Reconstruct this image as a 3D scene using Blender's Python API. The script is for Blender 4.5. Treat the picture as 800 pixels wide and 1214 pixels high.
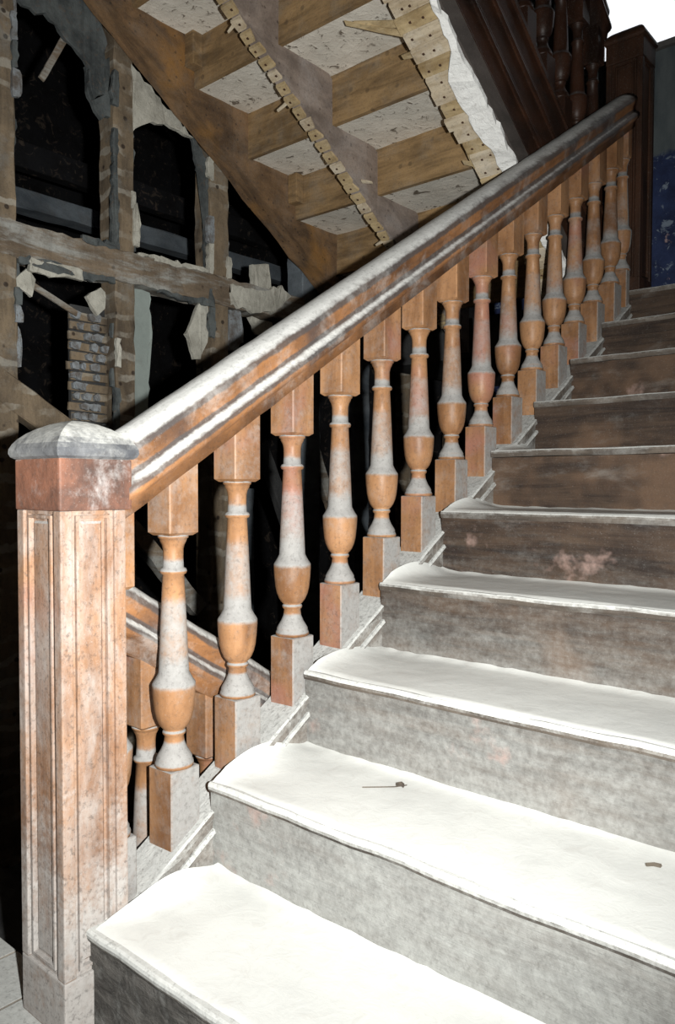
import bpy, bmesh, math, random
from mathutils import Vector, Matrix

scene = bpy.context.scene
for o in list(bpy.data.objects):
    bpy.data.objects.remove(o)
COL = scene.collection

# ------------------------------------------------------------------ camera
CAM_POS = Vector((1.2017, -0.6937, 0.9144))
RIGHT = Vector((0.75786, 0.65241, 0.00213))
UP = Vector((-0.02391, 0.02451, 0.99941))
FWD = Vector((-0.65198, 0.75747, -0.03418))
cd = bpy.data.cameras.new('camera')
cd.sensor_fit = 'HORIZONTAL'
cd.sensor_width = 36.0
cd.lens = 36.0 * 920.5 / 800.0
cd.clip_start = 0.02
cam = bpy.data.objects.new('camera', cd)
cam.matrix_world = Matrix(((RIGHT.x, UP.x, -FWD.x, CAM_POS.x), (RIGHT.y, UP.y, -FWD.y, CAM_POS.y),
                           (RIGHT.z, UP.z, -FWD.z, CAM_POS.z), (0, 0, 0, 1)))
COL.objects.link(cam)
scene.camera = cam

# ------------------------------------------------------------------ sky, flash, exposure
w = bpy.data.worlds.new('overcast_sky')
scene.world = w
w.use_nodes = True
w.node_tree.nodes['Background'].inputs[0].default_value = (0.93, 0.96, 1.0, 1)
w.node_tree.nodes['Background'].inputs[1].default_value = 1.3

fl = bpy.data.lights.new('flash', 'SPOT')          # the photographer's flash, beside the lens
fl.energy = 325.0
fl.color = (0.985, 1.0, 0.965)
fl.spot_size = math.radians(110)
fl.spot_blend = 1.0
fl.shadow_soft_size = 0.014
flash = bpy.data.objects.new('flash', fl)
flash.location = CAM_POS + RIGHT * 0.13 + UP * 0.02 - FWD * 0.02
aim = (FWD + RIGHT * (-150 / 920.5) + UP * (75 / 920.5)).normalized()
flash.rotation_euler = aim.to_track_quat('-Z', 'Y').to_euler()
COL.objects.link(flash)

scene.view_settings.view_transform = 'Standard'
scene.view_settings.look = 'None'
scene.view_settings.gamma = 1.0
scene.view_settings.use_curve_mapping = False
scene.view_settings.exposure = 0.0

# ------------------------------------------------------------------ materials
def node_mat(name):
    m = bpy.data.materials.new(name)
    m.use_nodes = True
    nt = m.node_tree
    nt.nodes.clear()
    out = nt.nodes.new('ShaderNodeOutputMaterial')
    bs = nt.nodes.new('ShaderNodeBsdfPrincipled')
    nt.links.new(bs.outputs[0], out.inputs[0])
    return m, nt, bs

def N(nt, t, **kw):
    n = nt.nodes.new(t)
    for k, v in kw.items():
        setattr(n, k, v)
    return n

def setin(nt, node, key, v):
    if hasattr(v, 'is_output'):
        nt.links.new(v, node.inputs[key])
    else:
        node.inputs[key].default_value = v

def math_n(nt, op, a, b=None, c=None, clamp=False):
    n = N(nt, 'ShaderNodeMath', operation=op, use_clamp=clamp)
    setin(nt, n, 0, a)
    if b is not None: setin(nt, n, 1, b)
    if c is not None: setin(nt, n, 2, c)
    return n.outputs[0]

def smooth(nt, v, lo, hi, a=0.0, b=1.0):
    n = N(nt, 'ShaderNodeMapRange', interpolation_type='SMOOTHSTEP')
    setin(nt, n, 0, v); n.inputs[1].default_value = lo; n.inputs[2].default_value = hi
    n.inputs[3].default_value = a; n.inputs[4].default_value = b
    return n.outputs[0]

def noise(nt, vec, scale, detail=5.0, rough=0.6, dist=0.0):
    n = N(nt, 'ShaderNodeTexNoise')
    nt.links.new(vec, n.inputs['Vector'])
    n.inputs['Scale'].default_value = scale; n.inputs['Detail'].default_value = detail
    n.inputs['Roughness'].default_value = rough; n.inputs['Distortion'].default_value = dist
    return n.outputs[0]

def mix(nt, fac, a, b):
    n = N(nt, 'ShaderNodeMix', data_type='RGBA')
    setin(nt, n, 0, fac)
    for i, v in ((6, a), (7, b)):
        if hasattr(v, 'is_output'): nt.links.new(v, n.inputs[i])
        else: n.inputs[i].default_value = (v[0], v[1], v[2], 1)
    return n.outputs[2]

def scaled(nt, vec, s):
    n = N(nt, 'ShaderNodeMapping')
    nt.links.new(vec, n.inputs[0])
    n.inputs['Scale'].default_value = s
    return n.outputs[0]

DUST = (0.74, 0.73, 0.70)

def wood(name, dark, light, grain=(3, 3, 40), dust=None, dust_col=DUST, dust_amp=0.5, smear=0.0, smear_scale=7.0, smear_lo=0.45,
         smear_hi=0.75, zfade=None, yfade=None, rough=0.6, bump=0.35, spots=0.0, spot_col=(0.03, 0.02, 0.015), spot_scale=30, tint=None,
         bands=None, smear_stretch=(1, 1, 1), base_side=0.0, dust_stretch=(1, 1, 1), grit=0.35, worn=None, patches=None):
    """Old timber: stretched grain, dust lying on what faces up, smears and stains."""
    m, nt, bs = node_mat(name)
    tc = N(nt, 'ShaderNodeTexCoord'); geo = N(nt, 'ShaderNodeNewGeometry')
    pos = geo.outputs['Position']
    inv = tuple(1.0 if g < 10 else g / 4 for g in grain)
    g1 = noise(nt, scaled(nt, pos, grain), 1.0, 6, 0.65, 0.6)
    g2 = noise(nt, pos, 5.0, 4, 0.6)
    gr = math_n(nt, 'ADD', math_n(nt, 'MULTIPLY', g1, 0.6), math_n(nt, 'MULTIPLY', g2, 0.4))
    col = mix(nt, smooth(nt, gr, 0.33, 0.67), dark, light)
    if tint:
        col = mix(nt, smooth(nt, noise(nt, pos, 3.3, 3), 0.52, 0.66, 0, 0.8), col, tint)
    if bands:
        wv = N(nt, 'ShaderNodeTexWave', wave_type='BANDS', bands_direction=bands[0])
        nt.links.new(pos, wv.inputs[0]); wv.inputs['Scale'].default_value = bands[1]
        wv.inputs['Distortion'].default_value = 3.0; wv.inputs['Detail'].default_value = 3; wv.inputs['Detail Scale'].default_value = 2.5
        bm_ = math_n(nt, 'MULTIPLY', smooth(nt, wv.outputs['Fac'], 0.68, 0.86), smooth(nt, noise(nt, pos, 6), 0.42, 0.6))
        col = mix(nt, math_n(nt, 'MULTIPLY', bm_, bands[3]), col, bands[2])
    if spots:
        v = N(nt, 'ShaderNodeTexVoronoi'); nt.links.new(pos, v.inputs['Vector']); v.inputs['Scale'].default_value = spot_scale
        col = mix(nt, smooth(nt, v.outputs['Distance'], 0.10, 0.18, spots, 0.0), col, spot_col)
    if worn:
        sw = N(nt, 'ShaderNodeSeparateXYZ'); nt.links.new(geo.outputs['Normal'], sw.inputs[0])
        vw = math_n(nt, 'ADD', sw.outputs[2], math_n(nt, 'MULTIPLY', math_n(nt, 'SUBTRACT', noise(nt, pos, 22, 5, 0.7), 0.5), 0.5))
        col = mix(nt, smooth(nt, vw, worn[0], worn[1], 0, 0.85), col, worn[2])
    mask = None
    dn = noise(nt, scaled(nt, pos, dust_stretch), 14.0, 7, 0.68)
    dn2 = noise(nt, pos, 60.0, 4, 0.7)
    if dust:
        sx = N(nt, 'ShaderNodeSeparateXYZ'); nt.links.new(geo.outputs['Normal'], sx.inputs[0])
        v = math_n(nt, 'ADD', sx.outputs[2], math_n(nt, 'MULTIPLY', math_n(nt, 'SUBTRACT', dn, 0.5), dust_amp))
        v = math_n(nt, 'ADD', v, math_n(nt, 'MULTIPLY', math_n(nt, 'SUBTRACT', dn2, 0.5), dust_amp * 0.6))
        sp = N(nt, 'ShaderNodeSeparateXYZ'); nt.links.new(pos, sp.inputs[0])
        if zfade:
            v = math_n(nt, 'ADD', v, smooth(nt, sp.outputs[2], zfade[0], zfade[1], zfade[2], 0.0))
        if yfade:
            v = math_n(nt, 'ADD', v, smooth(nt, sp.outputs[1], yfade[0], yfade[1], yfade[2], 0.0))
        if base_side:
            so = N(nt, 'ShaderNodeSeparateXYZ'); nt.links.new(tc.outputs['Object'], so.inputs[0])
            e = math_n(nt, 'MULTIPLY', smooth(nt, so.outputs[2], -0.004, 0.004, base_side, 0.0), math_n(nt, 'MAXIMUM', sx.outputs[0], 0.0))
            v = math_n(nt, 'ADD', v, e)
            sh = math_n(nt, 'MULTIPLY', smooth(nt, so.outputs[2], 0.168, 0.185), smooth(nt, so.outputs[2], 0.355, 0.40, 1.0, 0.0))
            v = math_n(nt, 'ADD', v, math_n(nt, 'MULTIPLY', sh, smooth(nt, sp.outputs[1], 0.3, 2.2, 0.11, 0.02)))   # grime on the slim shaft
        mask = smooth(nt, v, dust[0], dust[1])
    if smear:
        sn = noise(nt, scaled(nt, pos, smear_stretch), smear_scale, 7, 0.7, 0.3)
        s = smooth(nt, sn, smear_lo, smear_hi, 0, smear)
        mask = math_n(nt, 'MAXIMUM', mask, s) if mask is not None else s
    dcol = mix(nt, smooth(nt, dn2, 0.3, 0.7), tuple(c * 0.86 for c in dust_col), dust_col)
    if mask is not None:
        col = mix(nt, mask, col, dcol)
        r = math_n(nt, 'ADD', math_n(nt, 'MULTIPLY', mask, 0.9 - rough), rough)
        nt.links.new(r, bs.inputs['Roughness'])
    else:
        bs.inputs['Roughness'].default_value = rough
    if patches:
        col = mix(nt, smooth(nt, noise(nt, pos, 4.3, 5, 0.65), 0.60, 0.70, 0, 0.55), col, patches)
    if grit:                                             # fine dirt: dark and pale specks
        f1 = noise(nt, pos, 110.0, 5, 0.75); f2 = noise(nt, pos, 260.0, 3, 0.7)
        col = mix(nt, smooth(nt, f1, 0.50, 0.68, 0, grit), col, (0.045, 0.038, 0.034))
        col = mix(nt, smooth(nt, f2, 0.60, 0.72, 0, grit * 0.6), col, (0.46, 0.44, 0.42))
    nt.links.new(col, bs.inputs['Base Color'])
    bs.inputs['Specular IOR Level'].default_value = 0.25
    b = N(nt, 'ShaderNodeBump'); b.inputs['Strength'].default_value = bump; b.inputs['Distance'].default_value = 0.006
    nt.links.new(math_n(nt, 'ADD', g1, math_n(nt, 'MULTIPLY', dn2, 0.5)), b.inputs['Height'])
    nt.links.new(b.outputs[0], bs.inputs['Normal'])
    return m

def plaster(name, base, dark, crack=(0.12, 0.09, 0.07), crack_amt=0.6, scale=9.0, bump=0.5, stain=None):
    m, nt, bs = node_mat(name)
    geo = N(nt, 'ShaderNodeNewGeometry'); pos = geo.outputs['Position']
    n1 = noise(nt, pos, scale, 7, 0.7); n2 = noise(nt, pos, scale * 5, 5, 0.7, 0.8); n3 = noise(nt, pos, 2.2, 3)
    col = mix(nt, smooth(nt, n1, 0.35, 0.7), base, dark)
    if stain:
        col = mix(nt, smooth(nt, n3, 0.5, 0.65, 0, 0.75), col, stain)
    col = mix(nt, smooth(nt, n2, 0.56, 0.66, 0, crack_amt), col, crack)
    nt.links.new(col, bs.inputs['Base Color'])
    bs.inputs['Roughness'].default_value = 0.92; bs.inputs['Specular IOR Level'].default_value = 0.1
    b = N(nt, 'ShaderNodeBump'); b.inputs['Strength'].default_value = bump; b.inputs['Distance'].default_value = 0.01
    nt.links.new(n2, b.inputs['Height']); nt.links.new(b.outputs[0], bs.inputs['Normal'])
    return m

def painted_wall():
    """Grey distemper above, flaking blue dado below."""
    m, nt, bs = node_mat('flaking_grey_and_blue_paint')
    geo = N(nt, 'ShaderNodeNewGeometry'); pos = geo.outputs['Position']
    sp = N(nt, 'ShaderNodeSeparateXYZ'); nt.links.new(pos, sp.inputs[0])
    n1 = noise(nt, pos, 6, 6, 0.65); n2 = noise(nt, pos, 17, 7, 0.7, 0.5); n3 = noise(nt, scaled(nt, pos, (1, 1, 0.3)), 9, 4)
    grey = mix(nt, smooth(nt, n3, 0.35, 0.7), (0.085, 0.105, 0.115), (0.155, 0.175, 0.18))
    blue = mix(nt, smooth(nt, n1, 0.35, 0.65), (0.010, 0.017, 0.06), (0.03, 0.05, 0.14))
    blue = mix(nt, smooth(nt, n2, 0.56, 0.63), blue, (0.24, 0.29, 0.37))
    blue = mix(nt, smooth(nt, noise(nt, pos, 11, 5, 0.6), 0.63, 0.7), blue, (0.6, 0.42, 0.40))
    edge = math_n(nt, 'ADD', sp.outputs[2], math_n(nt, 'MULTIPLY', n1, 0.16))
    f = smooth(nt, edge, 2.70, 2.74)
    nt.links.new(mix(nt, f, blue, grey), bs.inputs['Base Color'])
    bs.inputs['Roughness'].default_value = 0.75
    b = N(nt, 'ShaderNodeBump'); b.inputs['Strength'].default_value = 0.4; b.inputs['Distance'].default_value = 0.01
    nt.links.new(n2, b.inputs['Height']); nt.links.new(b.outputs[0], bs.inputs['Normal'])
    return m

def pane_glass():
    m = bpy.data.materials.new('window_glass'); m.use_nodes = True
    nt = m.node_tree; nt.nodes.clear()
    out = nt.nodes.new('ShaderNodeOutputMaterial'); mx = nt.nodes.new('ShaderNodeMixShader')
    tr = nt.nodes.new('ShaderNodeBsdfTransparent'); gl = nt.nodes.new('ShaderNodeBsdfGlossy')
    gl.inputs['Roughness'].default_value = 0.05; mx.inputs[0].default_value = 0.06
    nt.links.new(tr.outputs[0], mx.inputs[1]); nt.links.new(gl.outputs[0], mx.inputs[2]); nt.links.new(mx.outputs[0], out.inputs[0])
    return m

M = {}
M['baluster'] = wood('dusty_orange_varnished_wood', (0.155, 0.070, 0.030), (0.38, 0.20, 0.098), (14, 14, 2.5), dust=(-0.02, 0.34), dust_amp=0.42,
                     yfade=(0.1, 1.3, 0.06), base_side=0.26, smear=0.35, smear_scale=11, smear_lo=0.5, smear_hi=0.75, dust_col=(0.30, 0.288, 0.278), rough=0.45,
                     bump=0.15, tint=(0.30, 0.135, 0.10))
M['rail'] = wood('dusty_handrail_wood', (0.085, 0.038, 0.018), (0.35, 0.16, 0.066), (30, 3, 6), dust=(0.50, 0.86), dust_amp=0.45, yfade=(0.2, 2.2, 0.16), worn=(-0.12, 0.12, (0.065, 0.06, 0.06)),  # dust thinned up the rail, putting flash falloff into its colour
                 smear=0.35, smear_scale=12, dust_col=(0.62, 0.61, 0.59), rough=0.5, bump=0.2, tint=(0.06, 0.05, 0.05))
M['newel'] = wood('dusty_newel_wood', (0.155, 0.078, 0.045), (0.36, 0.20, 0.115), (16, 16, 2), dust=(0.10, 0.75), zfade=(0.02, 0.62, 0.70),
                  dust_amp=0.95, smear=0.72, smear_scale=8, smear_lo=0.40, smear_hi=0.68, smear_stretch=(1, 1, 0.45), grit=0.5, dust_col=(0.42, 0.39, 0.37), rough=0.6, bump=0.3,
                  tint=(0.28, 0.15, 0.12))
M['newel_block'] = wood('dark_newel_head_wood', (0.055, 0.035, 0.03), (0.30, 0.13, 0.08), (7, 7, 5), dust=(0.25, 0.6), dust_amp=0.9,
                        smear=0.6, smear_scale=12, smear_lo=0.48, smear_hi=0.72, dust_col=(0.50, 0.48, 0.47), rough=0.6, bump=0.3)
M['newel_cap'] = wood('worn_grey_newel_cap', (0.06, 0.062, 0.07), (0.24, 0.24, 0.245), (7, 7, 7), dust=(0.35, 1.0), dust_amp=1.0,
                      smear=0.6, smear_scale=10, dust_col=(0.58, 0.57, 0.54), rough=0.6, bump=0.3)
M['shaded_newel'] = wood('shade_darkened_newel_wood', (0.016, 0.009, 0.006), (0.055, 0.024, 0.013), (16, 16, 2), dust=(0.7, 1.1), rough=0.5, bump=0.2)  # wood darkened to put the flash falloff at the stair head into its colour
M['tread'] = wood('dusty_tread_wood', (0.045, 0.036, 0.030), (0.13, 0.105, 0.085), (3, 30, 30), dust=(0.10, 0.60), dust_amp=0.5, smear=0.3, zfade=(0.2, 0.9, 0.60),
                  dust_col=(0.62, 0.62, 0.60), rough=0.7, bump=0.25)
M['riser'] = wood('worn_dusty_riser_wood', (0.018, 0.012, 0.010), (0.075, 0.048, 0.032), (3.5, 30, 42), dust=(0.10, 1.0), dust_amp=0.55, dust_stretch=(0.6, 1, 2.6),
                  zfade=(0.05, 1.05, 0.85), smear=0.30, smear_scale=5, smear_lo=0.52, smear_hi=0.78, smear_stretch=(1, 1, 2.6),  # dust thins upward; dark base also puts flash falloff into the colour
                  dust_col=(0.35, 0.35, 0.335), rough=0.7, bump=0.6, grit=0.25, patches=(0.40, 0.27, 0.235), tint=(0.12, 0.072, 0.045))
M['riser_grit'] = wood('gritty_dark_riser_wood', (0.035, 0.032, 0.030), (0.14, 0.13, 0.12), (20, 30, 42), smear=0.5, smear_scale=26, smear_lo=0.5, smear_hi=0.75,
                       dust_col=(0.26, 0.26, 0.25), rough=0.85, bump=0.9)
M['string'] = wood('dusty_string_board', (0.06, 0.05, 0.043), (0.19, 0.16, 0.135), (20, 5, 9), dust=(0.0, 0.75), dust_amp=0.8, yfade=(0.2, 1.6, 0.25),
                   smear=0.6, smear_scale=8, smear_lo=0.42, smear_hi=0.70, dust_col=(0.50, 0.50, 0.485), rough=0.8, bump=0.7, grit=0.55)
M['upper_string'] = wood('shade_darkened_string_wood', (0.010, 0.005, 0.0035), (0.050, 0.019, 0.009), (20, 4, 8), dust=(0.5, 0.95), dust_amp=0.4,  # flash falloff over the upper flight painted in as darker wood
                         dust_col=(0.2, 0.19, 0.18), rough=0.5, bump=0.15)
M['upper_fascia'] = wood('grey_fascia_wood', (0.05, 0.042, 0.038), (0.12, 0.10, 0.09), (20, 4, 8), rough=0.7, bump=0.2)
M['beam'] = wood('rough_brown_carriage_timber', (0.075, 0.045, 0.026), (0.24, 0.14, 0.07), (24, 4, 10), smear=0.35, smear_scale=6,
                 dust_col=(0.22, 0.19, 0.165), rough=0.85, bump=0.6, spots=0.6, tint=(0.30, 0.15, 0.045))
M['beam_grey'] = wood('grey_mauve_carriage_timber', (0.13, 0.10, 0.085), (0.32, 0.255, 0.215), (24, 4, 10), smear=0.4, smear_scale=5,
                      dust_col=(0.42, 0.40, 0.40), rough=0.85, bump=0.5, spots=0.5)
M['lath'] = wood('pale_yellow_lath_wood', (0.25, 0.165, 0.075), (0.55, 0.42, 0.24), (5, 30, 30), smear=0.35, smear_scale=14,
                 dust_col=(0.55, 0.47, 0.36), rough=0.85, bump=0.3)
M['lath_pale'] = wood('bleached_lath_wood', (0.36, 0.27, 0.17), (0.66, 0.56, 0.42), (5, 30, 30), smear=0.3, smear_scale=14,
                      dust_col=(0.75, 0.72, 0.68), rough=0.85, bump=0.3)
M['step_under'] = plaster('limewashed_tread_underside', (0.86, 0.80, 0.71), (0.66, 0.60, 0.52), crack=(0.10, 0.07, 0.045), crack_amt=0.9, scale=5, bump=0.5, stain=(0.66, 0.62, 0.55))
M['step_back'] = wood('ochre_riser_back', (0.13, 0.08, 0.038), (0.36, 0.23, 0.11), (4, 20, 30), smear=0.4, smear_scale=7,
                      dust_col=(0.30, 0.26, 0.21), rough=0.85, bump=0.4, spots=0.4, spot_scale=16)
M['stud'] = wood('lath_marked_stud', (0.07, 0.053, 0.038), (0.235, 0.175, 0.115), (12, 12, 3), smear=0.55, smear_scale=7, smear_lo=0.5, smear_hi=0.7,
                 dust_col=(0.20, 0.20, 0.19), rough=0.9, bump=0.6, spots=0.9, spot_scale=17, bands=('Z', 4.2, (0.36, 0.33, 0.28), 0.65))
M['wall_rail'] = wood('dusty_wall_rail', (0.09, 0.065, 0.045), (0.22, 0.165, 0.115), (12, 3, 14), smear=0.85, smear_scale=5, smear_lo=0.42, smear_hi=0.62,
                      smear_stretch=(1, 0.6, 3), dust_col=(0.35, 0.35, 0.33), rough=0.9, bump=0.6, spots=0.6, spot_scale=16)
M['plaster_white'] = plaster('white_plaster', (0.92, 0.91, 0.89), (0.80, 0.78, 0.76), crack_amt=0.25)
M['plaster_grey'] = plaster('blue_grey_plaster', (0.115, 0.125, 0.125), (0.045, 0.05, 0.052), crack_amt=0.6)
M['plaster_pale'] = plaster('pale_broken_plaster', (0.50, 0.48, 0.42), (0.30, 0.285, 0.245), crack_amt=0.3)
M['plaster_board'] = plaster('grey_green_board', (0.28, 0.315, 0.295), (0.22, 0.25, 0.235), crack_amt=0.12, scale=4, bump=0.15)
M['plaster_key'] = plaster('plaster_keys', (0.26, 0.28, 0.30), (0.11, 0.09, 0.075), crack_amt=0.8, scale=22)
M['dark_room'] = plaster('near_black_masonry', (0.018, 0.018, 0.020), (0.008, 0.007, 0.007), crack_amt=0.6, scale=3)  # near-black base colour for the back room walls and joists
M['side_wall'] = plaster('drab_stairwell_plaster', (0.20, 0.19, 0.18), (0.12, 0.11, 0.10), crack_amt=0.3, scale=3)
M['far_wall'] = painted_wall()
M['floor'] = wood('dusty_floorboard', (0.16, 0.14, 0.12), (0.30, 0.26, 0.22), (3, 20, 20), dust=(0.3, 0.9), dust_amp=0.6, dust_col=(0.55, 0.55, 0.53), rough=0.85)
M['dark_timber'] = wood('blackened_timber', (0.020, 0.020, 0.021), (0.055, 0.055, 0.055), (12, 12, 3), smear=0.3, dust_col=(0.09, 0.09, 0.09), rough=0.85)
M['back_beam'] = wood('whitewashed_joist', (0.05, 0.06, 0.072), (0.15, 0.17, 0.19), (8, 3, 8), smear=0.5, dust_col=(0.10, 0.09, 0.08), rough=0.9)
M['dust'] = plaster('fine_pale_plaster_dust', (0.72, 0.72, 0.695), (0.64, 0.64, 0.62), crack=(0.52, 0.49, 0.46), crack_amt=0.22, scale=5, bump=0.12)
M['grit'] = plaster('dark_grit', (0.12, 0.10, 0.08), (0.05, 0.04, 0.035))
M['window_paint'] = plaster('old_white_window_paint', (0.6, 0.6, 0.6), (0.5, 0.5, 0.5), crack_amt=0.1)
M['glass'] = pane_glass()
M['nail'] = wood('rusty_iron', (0.05, 0.025, 0.015), (0.10, 0.05, 0.03), (9, 9, 9), rough=0.7)

# ------------------------------------------------------------------ helpers
def link(name, me, mat, parent=None, smooth_=False):
    o = bpy.data.objects.new(name, me)
    COL.objects.link(o)
    if mat is not None and not me.materials:
        me.materials.append(M[mat] if isinstance(mat, str) else mat)
    if smooth_:
        for p in me.polygons: p.use_smooth = True
    if parent is not None: o.parent = parent
    return o

def from_bm(name, bm, mat, parent=None, smooth_=False):
    bmesh.ops.recalc_face_normals(bm, faces=bm.faces)
    me = bpy.data.meshes.new(name); bm.to_mesh(me); bm.free()
    return link(name, me, mat, parent, smooth_)

def tag(o, label, cat=None, group=None, kind=None):
    o['label'] = label
    if cat: o['category'] = cat
    if group: o['group'] = group
    if kind: o['kind'] = kind
    return o

def thing(name, label, cat, group=None, kind=None):
    o = bpy.data.objects.new(name, None)
    o.empty_display_size = 0.1
    COL.objects.link(o)
    return tag(o, label, cat, group, kind)

def add_box(bm, x0, x1, y0, y1, z0, z1):
    vs = [bm.verts.new((x, y, z)) for x in (x0, x1) for y in (y0, y1) for z in (z0, z1)]
    for f in ((0, 1, 3, 2), (4, 6, 7, 5), (0, 4, 5, 1), (2, 3, 7, 6), (0, 2, 6, 4), (1, 5, 7, 3)):
        bm.faces.new([vs[i] for i in f])
    return vs

def box(name, b, mat, parent=None, bevel=0.0):
    bm = bmesh.new(); add_box(bm, *b)
    if bevel: bmesh.ops.bevel(bm, geom=bm.edges[:], offset=bevel, segments=2, affect='EDGES', profile=0.6)
    return from_bm(name, bm, mat, parent)

def loft(bm, rings, cap=True):
    """Join a list of equally long closed rings of points into a skin."""
    vr = [[bm.verts.new(p) for p in r] for r in rings]
    n = len(vr[0])
    for a, b in zip(vr, vr[1:]):
        for i in range(n):
            bm.faces.new((a[i], a[(i + 1) % n], b[(i + 1) % n], b[i]))
    if cap:
        bm.faces.new(vr[0][::-1]); bm.faces.new(vr[-1])
    return vr

def timber(name, p0, p1, wv, hv, mat, parent=None, jit=0.003, step=0.06, seed=0, taper=1.0, edge=0.004):
    """A rough sawn stick from p0 to p1; wv and hv are its half-width vectors."""
    r = random.Random(seed)
    p0, p1, wv, hv = Vector(p0), Vector(p1), Vector(wv), Vector(hv)
    n = max(2, int((p1 - p0).length / step))
    ew = edge / max(wv.length, 1e-4); eh = edge / max(hv.length, 1e-4)
    shp = [(-1, -1 + eh), (-1, 1 - eh), (-1 + ew, 1), (1 - ew, 1), (1, 1 - eh), (1, -1 + eh), (1 - ew, -1), (-1 + ew, -1)]
    bm = bmesh.new(); rings = []
    for i in range(n + 1):
        t = i / n; c = p0.lerp(p1, t); k = 1 + (taper - 1) * t
        rings.append([c + wv * a * k + hv * b * k + Vector((r.uniform(-jit, jit), r.uniform(-jit, jit), r.uniform(-jit, jit))) for a, b in shp])
    loft(bm, rings)
    return from_bm(name, bm, mat, parent)

def ragged(name, pts, to3, mat, parent=None, amp=0.008, step=0.02, thick=Vector((0.016, 0, 0)), seed=0):
    """A broken sheet (plaster, board): a polygon with a torn outline and real thickness."""
    r = random.Random(seed); out = []
    for i, a in enumerate(pts):
        b = pts[(i + 1) % len(pts)]
        L = math.dist(a, b); k = max(1, int(L / step))
        for j in range(k):
            t = j / k
            e = amp if j else amp * 0.4
            out.append((a[0] + (b[0] - a[0]) * t + r.uniform(-e, e), a[1] + (b[1] - a[1]) * t + r.uniform(-e, e)))
    bm = bmesh.new()
    A = [bm.verts.new(Vector(to3(*p))) for p in out]
    B = [bm.verts.new(Vector(to3(*p)) + thick * r.uniform(0.75, 1.2)) for p in out]
    f1 = bm.faces.new(A); f2 = bm.faces.new(B[::-1]); n = len(A)
    for i in range(n): bm.faces.new((A[i], B[i], B[(i + 1) % n], A[(i + 1) % n]))
    bmesh.ops.triangulate(bm, faces=[f1, f2])
    return from_bm(name, bm, mat, parent)

# ------------------------------------------------------------------ dimensions
G, R = 0.27, 0.16937                # going and rise of the main flight
SL = R / G
WALL_R, WALL_N, WALL_F, WALL_B = 1.9, -2.3, 3.5, -4.3
PART = -1.27                        # stair face of the stud partition
S3, G3, R3 = 0.64, 0.274, 0.1755    # upper flight

# ------------------------------------------------------------------ the setting
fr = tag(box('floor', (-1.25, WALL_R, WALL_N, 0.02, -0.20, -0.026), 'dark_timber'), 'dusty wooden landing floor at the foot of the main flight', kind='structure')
for i in range(22):
    x0 = -1.25 + i * 0.143
    box('floorboard', (x0 + 0.002, x0 + 0.141, WALL_N, 0.03, -0.026, 0.0), 'floor', fr, 0.002)
tag(box('floor_lower', (WALL_B, WALL_R, WALL_N, WALL_F, -2.1, -2.0), 'dark_room'), 'dark floor of the storey below the landing', kind='structure')
tag(box('ceiling', (WALL_B, WALL_R, WALL_N, WALL_F, 5.0, 5.1), 'side_wall'), 'dark ceiling high over the stairwell', kind='structure')
tag(box('wall_right', (WALL_R, WALL_R + 0.15, WALL_N, WALL_F, -2.0, 5.0), 'side_wall'), 'drab plastered wall on the open side of the main flight', kind='structure')
tag(box('wall_near', (WALL_B, WALL_R, WALL_N - 0.15, WALL_N, -2.0, 5.0), 'side_wall'), 'drab plastered wall behind the landing', kind='structure')
tag(box('wall_back', (WALL_B - 0.15, WALL_B, WALL_N, WALL_F, -2.0, 5.0), 'dark_room'), 'near-black far wall of the gutted room behind the partition', kind='structure')
WX0, WX1, WZ0, WZ1 = -0.62, 0.56, 3.20, 4.55
bm = bmesh.new()
for b in ((PART, WALL_R, WALL_F, WALL_F + 0.25, -2.0, WZ0), (PART, WALL_R, WALL_F, WALL_F + 0.25, WZ1, 5.0),
          (PART, WX0, WALL_F, WALL_F + 0.25, WZ0, WZ1), (WX1, WALL_R, WALL_F, WALL_F + 0.25, WZ0, WZ1)):
    add_box(bm, *b)
tag(from_bm('wall_far', bm, 'far_wall'), 'landing end wall, grey above a flaking blue dado', kind='structure')
tag(box('wall_far_room', (WALL_B, PART, WALL_F, WALL_F + 0.25, -2.0, 5.0), 'dark_room'), 'near-black end wall of the gutted room', kind='structure')
win = thing('window_1', 'bright daylight window above the upper landing', None, kind='structure')
fy0, fy1 = WALL_F + 0.12, WALL_F + 0.17
for b in ((WX0, WX1, fy0, fy1, WZ0, WZ0 + 0.03), (WX0, WX1, fy0, fy1, WZ1 - 0.05, WZ1), (WX0, WX0 + 0.05, fy0, fy1, WZ0, WZ1), (WX1 - 0.05, WX1, fy0, fy1, WZ0, WZ1)):
    box('window_frame', b, 'window_paint', win, 0.004)
box('glazing_bar', (-0.08, -0.05, fy0, fy1, WZ0, WZ1), 'window_paint', win, 0.004)
box('glazing_bar', (WX0, WX1, fy0, fy1, 3.88, 3.91), 'window_paint', win, 0.004)
for (a, b) in ((WX0 + 0.05, -0.08), (-0.05, WX1 - 0.05)):
    for (c, d) in ((WZ0 + 0.03, 3.88), (3.91, WZ1 - 0.05)):
        box('pane', (a, b, fy0 + 0.02, fy0 + 0.024, c, d), 'glass', win)
box('window_sill', (WX0 - 0.04, WX1 + 0.04, WALL_F - 0.03, WALL_F + 0.13, WZ0 - 0.03, WZ0), 'side_wall', win, 0.004)
LZ = 10 * R
tag(box('floor_landing', (PART + 0.02, WALL_R, 2.47, WALL_F, LZ - 0.18, LZ), 'dark_timber'), 'dark half landing at the head of the main flight', kind='structure')
tag(box('floor_upper', (-1.25, -0.12, WALL_N, -0.62, 3.45, 3.62), 'dark_timber'), 'upper landing that the overhead flight climbs to', kind='structure')

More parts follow.
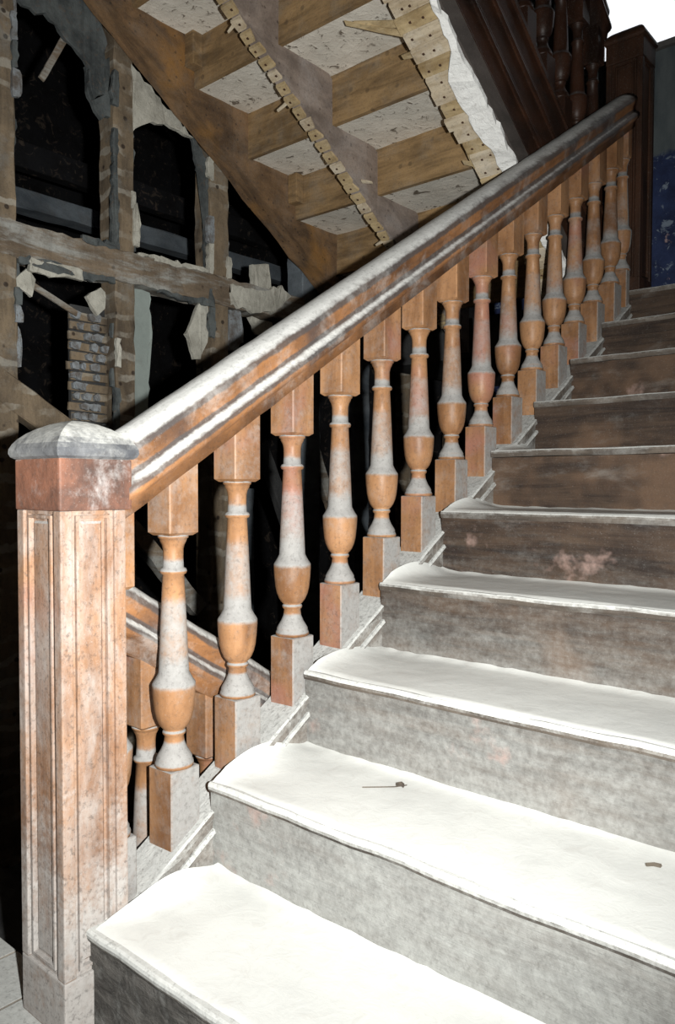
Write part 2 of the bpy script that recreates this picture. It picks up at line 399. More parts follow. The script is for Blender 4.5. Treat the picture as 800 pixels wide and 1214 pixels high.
# ------------------------------------------------------------------ main flight
def wavy_strip(name, prof, x0, x1, mat, parent, jit, seed, step=0.05):
    """A board running along x: profile in (y, z), with a worn, slightly wavy edge."""
    r = random.Random(seed); bm = bmesh.new(); rings = []
    n = int((x1 - x0) / step); dz = dy = 0
    for i in range(n + 1):
        x = x0 + (x1 - x0) * i / n
        dz = dz * 0.7 + r.uniform(-jit, jit) * 0.6; dy = dy * 0.7 + r.uniform(-jit, jit)
        rings.append([(x, y + dy * wgt, z + dz * wgt) for (y, z, wgt) in prof])
    loft(bm, rings)
    return from_bm(name, bm, mat, parent)

stair = thing('staircase', 'wooden main flight with broad treads thick with pale dust beside turned balusters', 'staircase')
TX0, TX1 = 0.042, WALL_R - 0.01
NST = 10
for i in range(NST):
    y, z = i * G, (i + 1) * R
    back = y + G + 0.045 if i < NST - 1 else y + 0.12
    prof = [(y + 0.003, z - 0.019, 1), (y + 0.001, z - 0.014, 1), (y + 0.0, z - 0.008, 1), (y + 0.001, z - 0.003, 1), (y + 0.005, z, 1), (y + 0.06, z, 0.2),
            (back, z, 0), (back, z - 0.019, 0), (y + 0.06, z - 0.019, 0)]
    wavy_strip('tread', prof, TX0, TX1, 'tread', stair, 0.0022, 10 + i)
    rp = [(y + 0.007, z - 0.019, 0), (y + 0.008, z - R * 0.5, 0.3), (y + 0.008, z - R, 0), (y + 0.036, z - R, 0), (y + 0.036, z - 0.019, 0)]
    wavy_strip('riser', rp, TX0, TX1, 'riser' if i else 'riser_grit', stair, 0.002, 40 + i)
def sloped_prism(name, xs, offs, y0, y1, slope, base, mat, parent, seg=30, jit=0.0, seed=0, cut=None):
    """A raked board: xs and offs give its section (x, height above the pitch line base + slope*y)."""
    r = random.Random(seed); bm = bmesh.new(); rings = []
    for i in range(seg + 1):
        y = y0 + (y1 - y0) * i / seg
        rings.append([(x + r.uniform(-jit, jit), y, base + slope * y + o + r.uniform(-jit, jit)) for x, o in zip(xs, offs)])
    loft(bm, rings)
    return from_bm(name, bm, mat, parent)
ST = -0.060
sb = sloped_prism('string', (-0.046, 0.046, 0.046, -0.046), (ST - 0.30, ST - 0.30, ST - 0.012, ST - 0.012), 0.07, 2.47, SL, R, 'string', stair, 40, 0.0015, 3)
sloped_prism('string_capping', (-0.050, -0.050, -0.046, 0.046, 0.051, 0.051), (ST - 0.016, ST - 0.004, ST, ST, ST - 0.004, ST - 0.016), 0.075, 2.47, SL, R, 'string', stair, 60, 0.0012, 4)
sloped_prism('string_moulding', (0.044, 0.052, 0.056, 0.052, 0.044), (ST - 0.050, ST - 0.050, ST - 0.044, ST - 0.037, ST - 0.037), 0.12, 2.47, SL, R, 'string', stair, 50, 0.001, 5)

# ------------------------------------------------------------------ balusters and handrails
PROF = [(0.000, 0.030), (0.001, 0.0365), (0.006, 0.0375), (0.011, 0.036), (0.013, 0.0345), (0.018, 0.0345), (0.026, 0.030), (0.034, 0.025), (0.046, 0.0200), (0.060, 0.0185),
        (0.0625, 0.0215), (0.066, 0.0225), (0.0695, 0.0215), (0.071, 0.0195), (0.076, 0.0245), (0.083, 0.0295), (0.095, 0.0345), (0.109, 0.0378), (0.132, 0.0403),
        (0.152, 0.0415), (0.160, 0.0415), (0.163, 0.040), (0.168, 0.0365), (0.175, 0.0325), (0.182, 0.0292), (0.220, 0.0275), (0.260, 0.0258), (0.310, 0.0235), (0.369, 0.0205),
        (0.371, 0.0245), (0.3755, 0.0262), (0.380, 0.0245), (0.3825, 0.0200), (0.400, 0.0192), (0.417, 0.0195), (0.426, 0.0215), (0.433, 0.0252), (0.438, 0.0265), (0.439, 0.029), (0.445, 0.0295)]

def baluster_mesh(name, slope, hw=0.0345, seed=0, bot=-0.127, top=0.582):
    r = random.Random(seed); bm = bmesh.new(); n = 18
    rings = [[(rad * math.cos(2 * math.pi * k / n), rad * math.sin(2 * math.pi * k / n), z) for k in range(n)] for z, rad in PROF]
    loft(bm, rings)
    for f in bm.faces: f.smooth = True
    def block(z0, z1, s0, s1, c0, c1):
        cs = [(-1, -1), (1, -1), (1, 1), (-1, 1)]; e = 0.0025
        def ring(z, h, sl):
            pts = []
            for (a, b), (c, d) in zip(cs, cs[1:] + cs[:1]):
                for (u, v) in ((a * h - (a - c) / 2 * e, b * h - (b - d) / 2 * e), (c * h + (a - c) / 2 * e, d * h + (b - d) / 2 * e)):
                    pts.append((u, v, z + sl * v))
            return pts
        rr = []
        if c0: rr += [ring(z0, hw - c0, s0), ring(z0 + c0 * 0.8, hw, 0)]
        else: rr += [ring(z0, hw, s0)]
        if c1: rr += [ring(z1 - c1 * 0.5, hw, 0), ring(z1, hw - c1, s1)]
        else: rr += [ring(z1, hw, s1)]
        loft(bm, rr)
    block(bot, 0.001, slope, 0, 0, 0.003)
    block(0.444, top, 0, slope, 0.007, 0)
    bmesh.ops.recalc_face_normals(bm, faces=bm.faces)
    me = bpy.data.meshes.new(name); bm.to_mesh(me); bm.free()
    return me

def half_mesh(me, keep_plus_y):
    bm = bmesh.new(); bm.from_mesh(me)
    g = bm.verts[:] + bm.edges[:] + bm.faces[:]
    res = bmesh.ops.bisect_plane(bm, geom=g, plane_co=(0, 0, 0), plane_no=(0, -1 if keep_plus_y else 1, 0), clear_outer=True)
    m2 = bpy.data.meshes.new('half_baluster'); bm.to_mesh(m2); bm.free()
    for m in me.materials: m2.materials.append(m)
    return m2

RAIL = [(-0.046, 0.632), (-0.050, 0.656), (-0.060, 0.662), (-0.066, 0.672), (-0.064, 0.686), (-0.055, 0.693), (-0.047, 0.700), (-0.047, 0.712), (-0.051, 0.722), (-0.055, 0.732), (-0.056, 0.744),
        (-0.050, 0.756), (-0.034, 0.768), (-0.014, 0.776), (0.014, 0.776), (0.034, 0.768), (0.050, 0.756), (0.056, 0.744), (0.055, 0.732), (0.051, 0.722), (0.047, 0.712), (0.047, 0.700),
        (0.055, 0.693), (0.064, 0.686), (0.066, 0.672), (0.060, 0.662), (0.050, 0.656), (0.046, 0.632)]

def handrail(name, xc, y0, y1, slope, base, mat, parent, seed=0, jit=0.0008):
    r = random.Random(seed); bm = bmesh.new(); n = int(abs(y1 - y0) / 0.04); rings = []
    for i in range(n + 1):
        y = y0 + (y1 - y0) * i / n
        a, b = r.uniform(-jit, jit), r.uniform(-jit, jit)
        rings.append([(xc + x + a, y, base + slope * y + z + b) for x, z in RAIL])
    loft(bm, rings)
    o = from_bm(name, bm, mat, parent, True)
    return o

B_BASE = 0.2358                     # baluster base-block top above the pitch line slope*y
bal = thing('balustrade', 'orange turned balusters under a broad dusty handrail rising beside the main flight', 'balustrade')
me_up = baluster_mesh('baluster', SL)
for k in range(14):
    y = 0.2223 + 0.16287 * k
    o = link('baluster', me_up, 'baluster', bal)
    o.location = (0, y, SL * y + B_BASE)
    o.rotation_euler = (0, 0, random.Random(k).uniform(-0.03, 0.03))
hm = half_mesh(me_up, True)
o = link('half_baluster', hm, 'baluster', bal); o.location = (0, 0.079, SL * 0.079 + B_BASE)
hm2 = half_mesh(me_up, False)
o = link('half_baluster', hm2, 'baluster', bal); o.location = (0, 2.458, SL * 2.458 + B_BASE)
handrail('handrail', 0.0, 0.083, 2.458, SL, R, 'rail', bal, 1)

# ------------------------------------------------------------------ newel posts
def newel(root, x0, x1, y0, y1, z0, zp0, zp1, zc, ztop, m_body, m_block, m_cap, grow_y=0.012):
    st = 0.022; rec = 0.012
    box('core', (x0 + rec, x1 - rec, y0 + rec, y1 - rec, z0, zp1 + 0.01), m_body, root)
    for (a, b) in ((x0, y0), (x1 - st, y0), (x0, y1 - st), (x1 - st, y1 - st)):
        box('stile', (a, a + st, b, b + st, zp0, zp1), m_body, root, 0.0025)
    box('plinth', (x0, x1, y0, y1, z0, zp0), m_body, root, 0.003)
    # panels: a moulded frame and a raised field on every face
    def face(u0, u1, conv):
        v0, v1 = zp0, zp1
        for inset, d0, d1, wd in ((0.0, 0.0, 0.006, 0.006), (0.008, 0.0, 0.009, 0.005)):
            bm = bmesh.new()
            a0, a1, c0, c1 = u0 + inset, u1 - inset, v0 + inset, v1 - inset
            for q in ((a0, a0 + wd, c0, c1), (a1 - wd, a1, c0, c1), (a0 + wd, a1 - wd, c0, c0 + wd), (a0 + wd, a1 - wd, c1 - wd, c1)):
                vs = [bm.verts.new(conv(u, v, d)) for u in q[:2] for v in q[2:] for d in (d0, d1)]
                for f in ((0, 1, 3, 2), (4, 6, 7, 5), (0, 4, 5, 1), (2, 3, 7, 6), (0, 2, 6, 4), (1, 5, 7, 3)):
                    bm.faces.new([vs[i] for i in f])
            from_bm('panel_moulding', bm, m_body, root)
        bm = bmesh.new(); i0 = 0.018
        q = (u0 + i0, u1 - i0, v0 + i0, v1 - i0)
        A = [bm.verts.new(conv(u, v, 0.0)) for u, v in ((q[0], q[2]), (q[1], q[2]), (q[1], q[3]), (q[0], q[3]))]
        Bv = [bm.verts.new(conv(u, v, 0.004)) for u, v in ((q[0] + .004, q[2] + .004), (q[1] - .004, q[2] + .004), (q[1] - .004, q[3] - .004), (q[0] + .004, q[3] - .004))]
        bm.faces.new(A[::-1]); bm.faces.new(Bv)
        for i in range(4): bm.faces.new((A[i], A[(i + 1) % 4], Bv[(i + 1) % 4], Bv[i]))
        from_bm('panel', bm, m_body, root)
    face(x0 + st, x1 - st - 0.006, lambda u, v, d: (u, y0 + rec - d, v))
    face(x0 + st, x1 - st, lambda u, v, d: (u, y1 - rec + d, v))
    face(y0 + st, y1 - st, lambda u, v, d: (x1 - rec + d, u, v))
    face(y0 + st, y1 - st, lambda u, v, d: (x0 + rec - d, u, v))
    box('head_block', (x0 - 0.002, x1 + 0.002, y0 - 0.002, y1 + grow_y, zp1, zc), m_block, root, 0.004)
    # domed four-sided cap
    bm = bmesh.new(); rings = []
    cx, cy = (x0 + x1) / 2, (y0 + y1 + grow_y) / 2; hx, hy = (x1 - x0) / 2, (y1 - y0 + grow_y) / 2
    H = ztop - zc
    for t, gq in ((0.0, 0.002), (0.05, 0.007), (0.14, 0.0095), (0.25, 0.009), (0.38, 0.005), (0.52, -0.002), (0.66, -0.012), (0.79, -0.025), (0.90, -0.040), (0.97, -0.054), (1.0, -0.066)):
        ax, ay = max(hx + gq, 0.004), max(hy + gq, 0.004)
        z = zc + H * t
        ring = []
        for (sx, sy), (ex, ey) in (((-1, -1), (1, -1)), ((1, -1), (1, 1)), ((1, 1), (-1, 1)), ((-1, 1), (-1, -1))):
            for k in range(4):
                u = k / 4
                ring.append((cx + ax * (sx + (ex - sx) * u), cy + ay * (sy + (ey - sy) * u), z))
        rings.append(ring)
    loft(bm, rings)
    from_bm('cap', bm, m_cap, root)

nw = thing('newel_post', 'square panelled newel post with domed cap and thick dust at foot of main flight', 'newel post')
newel(nw, -0.081, 0.060, -0.045, 0.077, 0.0, 0.10, 0.872, 0.958, 1.024, 'newel', 'newel_block', 'newel_cap')
nw2 = thing('newel_post', 'shade-darkened square newel post on the half landing against the blue wall', 'newel post')
newel(nw2, -0.075, 0.072, 2.462, 2.602, LZ - 0.28, LZ + 0.06, 2.62, 2.70, 2.77, 'shaded_newel', 'shaded_newel', 'shaded_newel', 0.0)

# ------------------------------------------------------------------ upper flight, seen from below
up = thing('staircase', 'overhead flight seen from below, bare carriage timbers under limewashed treads', 'staircase')
def s3beam(name, x0, x1, k0, k1, y0, y1, mat, parent, jit=0.003, seed=0, seg=44):
    return sloped_prism(name, (x0, x1, x1, x0), (k0, k0, k1, k1), y0, y1, -S3, 0.0, mat, parent, seg, jit, seed)
s3beam('wall_carriage', -1.25, -1.15, 3.10, 3.52, -0.62, 2.45, 'beam', up, 0.004, 1)
s3beam('middle_carriage', -0.752, -0.700, 3.105, 3.345, -0.62, 2.45, 'beam_grey', up, 0.004, 2)
s3beam('outer_carriage', -0.232, -0.160, 3.115, 3.345, -0.62, 2.45, 'lath', up, 0.005, 3)
s3beam('outer_string', -0.160, -0.076, 3.10, 3.585, -0.62, 2.459, 'upper_string', up, 0.001, 4)
s3beam('string_fascia', -0.076, -0.068, 3.10, 3.19, -0.62, 2.459, 'upper_fascia', up, 0.001, 5)
for k0, k1, pr in ((3.19, 3.205, .010), (3.30, 3.325, .012), (3.325, 3.34, .007), (3.44, 3.465, .014), (3.465, 3.48, .008)):
    sloped_prism('string_moulding', (-0.076, -0.076 + pr * .5, -0.076 + pr * .7, -0.076 + pr * .5, -0.076), (k0, k0, (k0 + k1) / 2, k1, k1), -0.62, 2.459, -S3, 0, 'upper_string', up, 20, 0.0004, 6)
s3beam('string_capping', -0.168, -0.067, 3.585, 3.606, -0.62, 2.459, 'upper_string', up, 0.001, 7)
for j in range(-2, 9):
    yb, zu = 1.755 - G3 * j, 2.236 + R3 * j
    wavy_strip('tread', [(yb + 0.045, zu, 1), (yb + 0.050, zu + 0.014, 1), (yb + 0.045, zu + 0.028, 1), (yb - G3 + 0.006, zu + 0.028, 0), (yb - G3 + 0.006, zu, 0)],
               -1.152, -0.158, 'step_under', up, 0.002, 70 + j)
    wavy_strip('riser', [(yb, zu, 0), (yb, zu - R3 - 0.004, 0), (yb + 0.02, zu - R3 - 0.004, 0), (yb + 0.02, zu, 0)], -1.152, -0.158, 'step_back', up, 0.0015, 90 + j)
    # glue blocks left behind the risers
    if j in (0, 2, 3):
        box('glue_block', (-1.15, -1.10, yb - 0.045, yb, zu - 0.12, zu), 'step_back', up, 0.003)
# laths still nailed under the outer carriage and their nail heads
rr = random.Random(5)
y = 0.72; i = 0
lath_mats = ('lath_pale', 'lath')
while y < 2.36:
    xl = -0.222 + rr.uniform(-0.008, 0.008) - (0.012 if (i // 5) % 2 else 0)
    k = 3.10
    bm = bmesh.new(); w_ = 0.034
    vs = []
    for yy in (y, y + w_):
        for x in (xl, -0.085 + rr.uniform(-0.01, 0.0)):
            for dk in (-0.011, -0.001):
                vs.append(bm.verts.new((x, yy, k + dk - S3 * yy)))
    for f in ((0, 1, 3, 2), (4, 6, 7, 5), (0, 4, 5, 1), (2, 3, 7, 6), (0, 2, 6, 4), (1, 5, 7, 3)):
        bm.faces.new([vs[q] for q in f])
    lo = from_bm('lath', bm, 'lath_pale' if i % 3 else 'lath', up)
    for q in range(2):
        xn = -0.190 + 0.045 * q + rr.uniform(-0.012, 0.012); yn = y + w_ * rr.uniform(0.35, 0.65); zn = k - 0.013 - S3 * yn
        box('nail', (xn - 0.0035, xn + 0.0035, yn - 0.0035, yn + 0.0035, zn, zn + 0.004), 'nail', lo)
    y += 0.042; i += 1
# lath stubs under the middle carriage
y = 0.55; i = 0
while y < 2.3:
    k = 3.103
    bm = bmesh.new(); w_ = 0.030 + rr.uniform(-0.004, 0.004); vs = []
    for yy in (y, y + w_):
        for x in (-0.756 + rr.uniform(-0.004, 0.003), -0.706 + rr.uniform(-0.012, 0.004)):
            for dk in (-0.009, 0.0):
                vs.append(bm.verts.new((x, yy, k + dk - S3 * yy)))
    for f in ((0, 1, 3, 2), (4, 6, 7, 5), (0, 4, 5, 1), (2, 3, 7, 6), (0, 2, 6, 4), (1, 5, 7, 3)):
        bm.faces.new([vs[q] for q in f])
    lo = from_bm('lath_stub', bm, 'lath' if i % 4 else 'lath_pale', up)
    xn = -0.735 + rr.uniform(-0.008, 0.012); yn = y + w_ / 2; zn = k - 0.011 - S3 * yn
    box('nail', (xn - 0.0035, xn + 0.0035, yn - 0.004, yn + 0.004, zn, zn + 0.004), 'nail', lo)
    y += 0.041; i += 1
# plaster still clinging to the soffit along the outer string
def soff(x, y): return (x, y, 3.089 - S3 * y)
ragged('soffit_plaster', [(-0.066, 0.80), (-0.066, 2.42), (-0.100, 2.40), (-0.105, 2.10), (-0.110, 1.85), (-0.122, 1.72), (-0.125, 1.62), (-0.142, 1.55), (-0.150, 1.46), (-0.146, 1.40),
                          (-0.120, 1.36), (-0.090, 1.33), (-0.082, 1.20), (-0.085, 1.0)], soff, 'plaster_white', up, 0.006, 0.022, Vector((0, 0, -0.020)), 9)
# torn lath ends hanging into the open bays
for q, (ya, xa, ln, sk) in enumerate(((1.05, -0.23, .07, .25), (1.33, -0.23, .05, -.2), (1.28, -0.24, .16, .5), (1.25, -0.24, .13, .3), (1.70, -0.23, .04, .3), (1.93, -0.23, .05, .2))):
    timber('lath', (xa + 0.03, ya, 3.108 - S3 * ya), (xa - ln, ya - sk * ln, 3.108 - S3 * (ya - sk * ln) + 0.02), (0, 0.010, -0.0064), (0.0, 0.002, 0.003), 'lath', up, 0.001, 0.04, 200 + q, 0.7, 0.001)
for q, (ya, xa, ln) in enumerate(((1.30, -0.76, .05), (1.85, -0.75, .04), (1.62, -0.69, -.06), (1.05, -0.76, .03))):
    timber('lath', (xa + 0.02, ya, 3.10 - S3 * ya), (xa - ln, ya + 0.01, 3.10 - S3 * ya - 0.012), (0, 0.006, -0.004), (0, 0.002, 0.003), 'lath_pale', up, 0.001, 0.03, 240 + q, 0.6, 0.001)

# balustrade of the upper flight
ub = thing('balustrade', 'shade-darkened turned balusters of the overhead flight behind the half landing newel', 'balustrade')
M['upper_baluster'] = wood('shade_darkened_turned_wood', (0.012, 0.006, 0.004), (0.05, 0.020, 0.011), (14, 14, 2.5), dust=(0.4, 0.8), dust_amp=0.4,  # darker than the orange balusters: flash falloff put into the colour
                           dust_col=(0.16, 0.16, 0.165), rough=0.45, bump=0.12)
me_dn = baluster_mesh('baluster', -S3)
xb = -0.116
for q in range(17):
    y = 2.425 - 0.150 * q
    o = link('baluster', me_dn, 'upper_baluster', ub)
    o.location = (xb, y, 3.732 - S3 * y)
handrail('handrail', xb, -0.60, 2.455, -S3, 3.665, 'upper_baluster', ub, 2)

# ------------------------------------------------------------------ lower flight and its balustrade
low = thing('staircase', 'dark lower flight dropping away behind the foot newel', 'staircase')
for i in range(11):
    y, z = 0.03 + i * G, -i * R
    if i:
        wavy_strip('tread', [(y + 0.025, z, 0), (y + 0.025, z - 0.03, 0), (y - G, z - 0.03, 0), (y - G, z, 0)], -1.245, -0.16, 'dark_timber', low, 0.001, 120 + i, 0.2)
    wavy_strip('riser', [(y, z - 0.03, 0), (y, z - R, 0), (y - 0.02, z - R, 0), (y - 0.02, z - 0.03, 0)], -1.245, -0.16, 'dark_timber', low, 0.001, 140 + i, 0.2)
LN = 0.066
sloped_prism('string', (-0.160, -0.072, -0.072, -0.160), (-0.35, -0.35, -0.06, -0.06), 0.08, 2.9, -SL, LN, 'string', low, 30, 0.001, 11)
lb = thing('balustrade', 'short dusty rail with block headed balusters descending behind the foot newel', 'balustrade')
me_lo = baluster_mesh('baluster', -SL)
for q in range(16):
    y = 0.240 + 0.163 * q
    o = link('baluster', me_lo, 'baluster', lb)
    o.location = (xb, y, LN + 0.067 - SL * y)
handrail('handrail', xb, 0.08, 0.60, -SL, LN, 'rail', lb, 3, 0.0015)

# ------------------------------------------------------------------ stud partition
part = tag(timber('wall_left', (PART - 0.05, WALL_N, -1.95), (PART - 0.05, WALL_F, -1.95), (0.05, 0, 0), (0, 0, 0.05), 'stud', None, 0.002, 0.2, 300),
           'gutted stud partition of lath-marked posts and rails open to the dark room behind', kind='structure')
def stud(y0, y1, z0, z1, seed, mat='stud', dx=0.0, d=0.10):
    return timber('stud', (PART - d / 2 + dx, (y0 + y1) / 2, z0), (PART - d / 2 + dx, (y0 + y1) / 2, z1), (d / 2, 0, 0), (0, (y1 - y0) / 2, 0), mat, part, 0.0035, 0.05, seed)
stud(0.44, 0.567, -1.9, 4.9, 301)
stud(0.940, 1.020, -1.9, 4.9, 302)
stud(1.385, 1.480, -1.9, 4.9, 303)
stud(1.93, 2.05, -1.9, 3.0, 304, 'back_beam')
stud(2.305, 2.425, -1.9, 3.0, 305, 'back_beam')
stud(2.78, 2.88, -1.9, 3.0, 306)
stud(3.26, 3.36, -1.9, 3.0, 310)
for i, y in enumerate((-2.0, -1.5, -1.0, -0.5, 0.0)):
    stud(y, y + 0.1, -1.9, 4.9, 307 + i)
stud(1.72, 1.86, -1.9, 0.90, 315, 'back_beam', -0.25)
timber('wall_rail', (PART - 0.045, -2.2, 1.715), (PART - 0.045, 1.93, 1.715), (0.055, 0, 0), (0, 0, 0.056), 'wall_rail', part, 0.005, 0.04, 320)
timber('brace', (PART - 0.03, 0.47, 1.262), (PART - 0.03, 0.94, 0.965), (0.035, 0, 0), (0, 0.026, 0.041), 'stud', part, 0.003, 0.05, 321)
timber('brace', (PART - 0.06, 1.02, 0.765), (PART - 0.06, 1.36, 0.40), (0.03, 0, 0), (0, 0.025, 0.022), 'wall_rail', part, 0.003, 0.05, 322)
timber('brace', (PART - 0.05, 1.99, 1.20), (PART - 0.05, 2.30, 0.60), (0.02, 0, 0), (0, 0.028, 0.014), 'wall_rail', part, 0.003, 0.05, 323)
timber('brace', (PART - 0.12, 1.78, 1.10), (PART - 0.12, 2.20, 0.20), (0.02, 0, 0), (0, 0.028, 0.013), 'dark_timber', part, 0.003, 0.05, 324)

def wp(dx): return lambda y, z: (PART + dx, y, z)
TH = Vector((0.016, 0, 0))
ragged('plaster', [(0.55, 2.60), (0.835, 2.70), (0.905, 2.507), (0.9, 2.313), (0.859, 2.274), (0.84, 2.377), (0.804, 2.415), (0.756, 2.443), (0.695, 2.481), (0.629, 2.49), (0.56, 2.50)], wp(-.02), 'plaster_grey', part, .010, .02, TH, 31)
ragged('plaster', [(0.843, 2.393), (0.938, 2.464), (0.938, 2.25), (0.905, 2.225), (0.875, 2.249), (0.850, 2.292)], wp(-.04), 'plaster_grey', part, .010, .02, TH, 32)
ragged('plaster', [(1.012, 2.46), (1.30, 2.290), (1.199, 2.298), (1.094, 2.287), (1.045, 2.245), (1.014, 2.211)], wp(-.02), 'plaster_pale', part, .009, .02, TH, 33)
ragged('plaster', [(1.30, 2.30), (1.43, 2.20), (1.40, 2.16), (1.37, 2.10), (1.375, 1.99), (1.36, 1.88), (1.388, 1.77), (1.39, 2.1), (1.33, 2.177)], wp(-.03), 'plaster_grey', part, .008, .02, TH, 34)
ragged('board', [(1.015, 1.65), (1.112, 1.65), (1.119, 1.478), (1.099, 1.395), (1.11, 1.285), (1.086, 1.225), (1.09, 0.9), (1.015, 0.9)], wp(-.05), 'plaster_board', part, .006, .025, TH, 35)
ragged('plaster', [(0.828, 1.584), (0.886, 1.625), (0.907, 1.613), (0.903, 1.552), (0.872, 1.523)], wp(-.03), 'plaster_pale', part, .004, .02, TH, 37)
ragged('plaster', [(1.268, 1.516), (1.342, 1.655), (1.387, 1.655), (1.376, 1.498), (1.341, 1.426), (1.31, 1.422)], wp(-.03), 'plaster_pale', part, .006, .02, TH, 38)
ragged('plaster', [(1.625, 1.865), (1.731, 1.887), (1.741, 1.770), (1.624, 1.765)], wp(-.03), 'plaster_pale', part, .005, .02, TH, 39)
ragged('plaster', [(1.48, 1.745), (1.619, 1.745), (1.772, 1.796), (1.826, 1.761), (1.731, 1.67), (1.619, 1.650), (1.476, 1.662)], wp(.012), 'plaster_pale', part, .008, .02, TH, 40)
ragged('plaster', [(1.609, 1.639), (1.746, 1.636), (1.80, 1.58), (1.659, 1.567)], wp(-.03), 'plaster_pale', part, .008, .02, TH, 41)
ragged('plaster', [(1.50, 1.655), (1.56, 1.655), (1.58, 1.55), (1.53, 1.48), (1.485, 1.50)], wp(-.03), 'plaster_key', part, .010, .018, TH, 42)
ragged('plaster', [(0.567, 1.591), (0.613, 1.640), (0.636, 1.60), (0.618, 1.539), (0.603, 1.556), (0.567, 1.565)], wp(-.02), 'plaster_pale', part, .005, .02, TH, 43)
ragged('plaster', [(0.945, 2.2), (0.932, 2.2), (0.928, 2.0), (0.922, 1.85), (0.915, 1.775), (0.945, 1.775)], wp(-.01), 'plaster_grey', part, .006, .02, TH, 44)
ragged('plaster', [(1.016, 1.80), (1.018, 1.95), (1.030, 1.96), (1.045, 1.90), (1.040, 1.80)], wp(-.01), 'plaster_pale', part, .005, .02, TH, 45)
# rough edges of plaster left along the studs
rs = random.Random(77)
for q, (ye, sg, za, zb_) in enumerate(((0.940, -1, 1.77, 2.35), (0.940, -1, 0.9, 1.66), (1.020, 1, 1.78, 2.25), (1.385, -1, 1.77, 2.2), (1.385, -1, 1.2, 1.66), (0.567, 1, 1.3, 1.66), (0.567, 1, 1.9, 2.5), (1.480, 1, 1.77, 2.1))):
    z = za
    while z < zb_:
        L = rs.uniform(0.05, 0.16); wdt = rs.uniform(0.006, 0.022)
        if rs.random() < 0.8:
            pts = [(ye - sg * 0.012, z), (ye + sg * wdt * rs.uniform(.4, 1), z + 0.005), (ye + sg * wdt, z + L * .5), (ye + sg * wdt * rs.uniform(.3, 1), z + L), (ye - sg * 0.012, z + L)]
            ragged('plaster', pts, wp(rs.choice((-.03, -.012, -.004))), rs.choice(('plaster_grey', 'plaster_grey', 'plaster_key', 'plaster_pale')), part, .005, .015, TH, 600 + q * 40 + int(z * 10))
        z += L
# plaster dribbles along the wall rail
for q, (ya, yb_, zt, zb_, m_) in enumerate(((0.57, 0.93, 1.665, 1.640, 'plaster_grey'), (0.60, 0.80, 1.662, 1.625, 'plaster_pale'), (1.12, 1.38, 1.662, 1.645, 'plaster_grey'), (0.80, 0.94, 1.785, 1.770, 'plaster_grey'), (1.03, 1.36, 1.780, 1.768, 'plaster_pale'))):
    ragged('plaster', [(ya, zt), (yb_, zt), (yb_, zb_), ((ya + yb_) / 2, zb_ - 0.006), (ya, zb_)], wp(-.004), m_, part, .008, .018, TH, 50 + q)
# panel of lath with plaster keys between the two first studs, below the rail
for q in range(26):
    z = 0.62 + q * 0.036
    r_ = random.Random(400 + q)
    lo = timber('lath', (PART - 0.065, 0.79 + r_.uniform(-.012, .012), z), (PART - 0.065, 0.945, z + r_.uniform(-.004, .004)), (0.005, 0, 0), (0, 0, 0.014), 'stud', part, 0.001, 0.05, 400 + q, 1, 0.001)
    for t in range(3):
        yk = r_.uniform(0.80, 0.925); h = r_.uniform(.010, .022)
        ragged('plaster_key', [(yk - h, z + .008), (yk, z + .014), (yk + h, z + .010), (yk + h * .7, z - .014), (yk - h * .8, z - .010)], wp(-.060), 'plaster_key', lo, .005, .012, TH, 460 + q * 3 + t)

box('board', (PART - 0.090, PART - 0.075, 0.80, 0.95, 0.6, 1.56), 'dark_timber', part)
# loose sticks caught in the partition
tag(timber('broken_lath', (PART - 0.02, 0.60, 1.597), (PART - 0.03, 0.80, 1.518), (0.004, 0, 0), (0, 0.003, 0.010), 'wall_rail', None, 0.001, 0.03, 330, 0.9, 0.001),
    'short broken lath jutting below the rail of the partition', 'lath')
tag(timber('broken_lath', (PART - 0.03, 0.805, 2.54), (PART - 0.05, 0.687, 2.294), (0.004, 0, 0), (0, 0.011, -0.005), 'wall_rail', None, 0.001, 0.03, 331, 0.9, 0.001),
    'thin lath hanging at a slant from torn grey plaster', 'lath')
# the gutted room behind the partition
rb = tag(timber('ceiling_joist', (-2.35, WALL_N, 2.25), (-2.35, WALL_F, 2.25), (0.05, 0, 0), (0, 0, 0.045), 'back_beam', None, 0.003, 0.1, 340),
         'whitewashed joist crossing the dark room behind the partition', 'joist')
for q, (x, z) in enumerate(((-2.95, 2.72), (-3.5, 2.35))):
    tag(timber('ceiling_joist', (x, WALL_N, z), (x, WALL_F, z), (0.04, 0, 0), (0, 0.0, 0.07), 'dark_room', None, 0.003, 0.1, 350 + q),
        ('near-black joist high in the gutted room', 'lowest near-black joist deep in the gutted room')[q], 'joist')
# two bright scraps of plaster under the half landing
def fw_(x, z): return (x, WALL_F - 0.002, z)
for q, (x, z, s) in enumerate(((-1.10, 1.555, .04), (-1.235, 1.40, .05))):
    tag(ragged('plaster_scrap', [(x - s * .6, z - s), (x + s * .5, z - s * .8), (x + s * .6, z + s * .5), (x, z + s * 1.2), (x - s * .7, z + s * .4)], fw_, 'plaster_white', None, .006, .02, Vector((0, -0.02, 0)), 70 + q),
        ('white plaster scrap on the end wall under the half landing', 'lower white plaster scrap on the end wall beside the partition')[q], 'plaster')

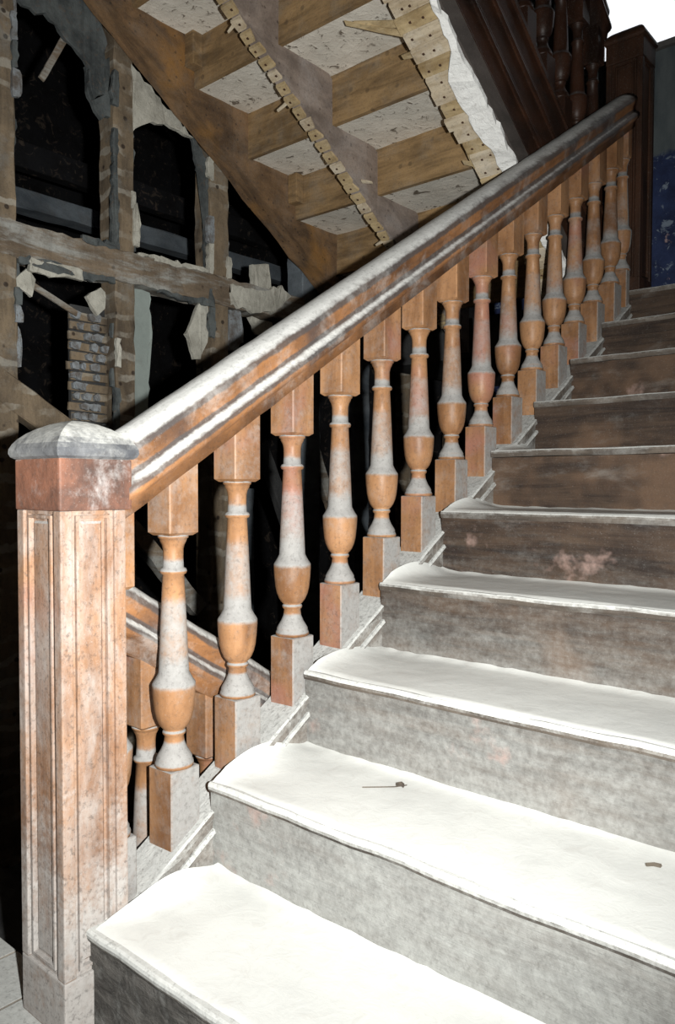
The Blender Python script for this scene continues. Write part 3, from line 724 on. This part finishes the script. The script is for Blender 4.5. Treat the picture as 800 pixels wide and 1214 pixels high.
# ------------------------------------------------------------------ dust and litter
def hash2(a, b):
    v = math.sin(a * 127.1 + b * 311.7) * 43758.5453
    return v - math.floor(v)
def vnoise(x, y):
    xi, yi = math.floor(x), math.floor(y); u, v = x - xi, y - yi
    u = u * u * (3 - 2 * u); v = v * v * (3 - 2 * v)
    a = hash2(xi, yi) + (hash2(xi + 1, yi) - hash2(xi, yi)) * u
    b = hash2(xi, yi + 1) + (hash2(xi + 1, yi + 1) - hash2(xi, yi + 1)) * u
    return a + (b - a) * v
bm = bmesh.new()
for i in range(6):
    y0, y1, z = i * G + 0.005, (i + 1) * G + 0.0085, (i + 1) * R
    xs = [0.046 + (1.0 - 0.046) * (k / 58) ** 1.5 for k in range(59)] + [1.0 + 0.0875 * k for k in range(1, 11)]
    if i == 0: xs = [x + 0.016 for x in xs]
    ny = 22
    rows = []
    for a in range(ny + 1):
        v = a / ny; y = y0 + (y1 - y0) * v; row = []
        for x in xs:
            n1 = vnoise(x * 9 + i * 7, y * 9); n2 = vnoise(x * 40, y * 40 + i * 3); n3 = vnoise(x * 3 + 5 * i, y * 5)
            h = 0.0012 + 0.002 * n1 + 0.0012 * n2
            dx = x - xs[0]; dyb = y1 - y
            edge = min(1.0, v * 7)
            h += edge * (0.010 + 0.034 * n3) * math.exp(-dx / (0.014 + 0.03 * n1)) * (0.2 + 0.8 * math.sin(math.pi * v))
            h += (0.001 + 0.006 * n3 + 0.003 * n2) * math.exp(-dyb / 0.012)
            if a == 0: h = -0.004
            row.append(bm.verts.new((x, y - (0.004 * n2 if a == 0 else 0), z + h)))
        rows.append(row)
    for a in range(ny):
        for b in range(len(xs) - 1):
            bm.faces.new((rows[a][b], rows[a][b + 1], rows[a + 1][b + 1], rows[a + 1][b]))
tag(from_bm('plaster_dust', bm, 'dust', None, True), 'pale plaster dust lying drifted on the lower treads', 'dust', kind='stuff')
# litter on the treads
def sprig(name, pts, rad, label, seed):
    r = random.Random(seed); bm = bmesh.new(); rings = []
    for p in pts:
        rings.append([(p[0] + rad * r.uniform(.6, 1) * math.cos(t), p[1] + rad * r.uniform(.6, 1) * math.sin(t) * .6, p[2] + rad * (0.9 + math.sin(t))) for t in (0, 1.26, 2.5, 3.77, 5.0)])
    loft(bm, rings)
    return tag(from_bm(name, bm, 'grit'), label, 'debris')
z2, z1_ = 2 * R + 0.004, R + 0.004
sprig('wood_splinter', [(0.292, 0.438, z2), (0.315, 0.459, z2), (0.337, 0.480, z2), (0.352, 0.497, z2 + .002)], 0.0011, 'thin dark splinter lying on the second tread', 1)
sprig('debris_chip', [(0.337, 0.487, z2), (0.343, 0.490, z2 + .002), (0.350, 0.489, z2)], 0.004, 'small dark chip beside the splinter on the second tread', 2)
sprig('debris_chip', [(0.805, 0.482, z2), (0.813, 0.488, z2 + .001), (0.822, 0.492, z2)], 0.0028, 'tiny dark chip alone near the next riser on the second tread', 3)
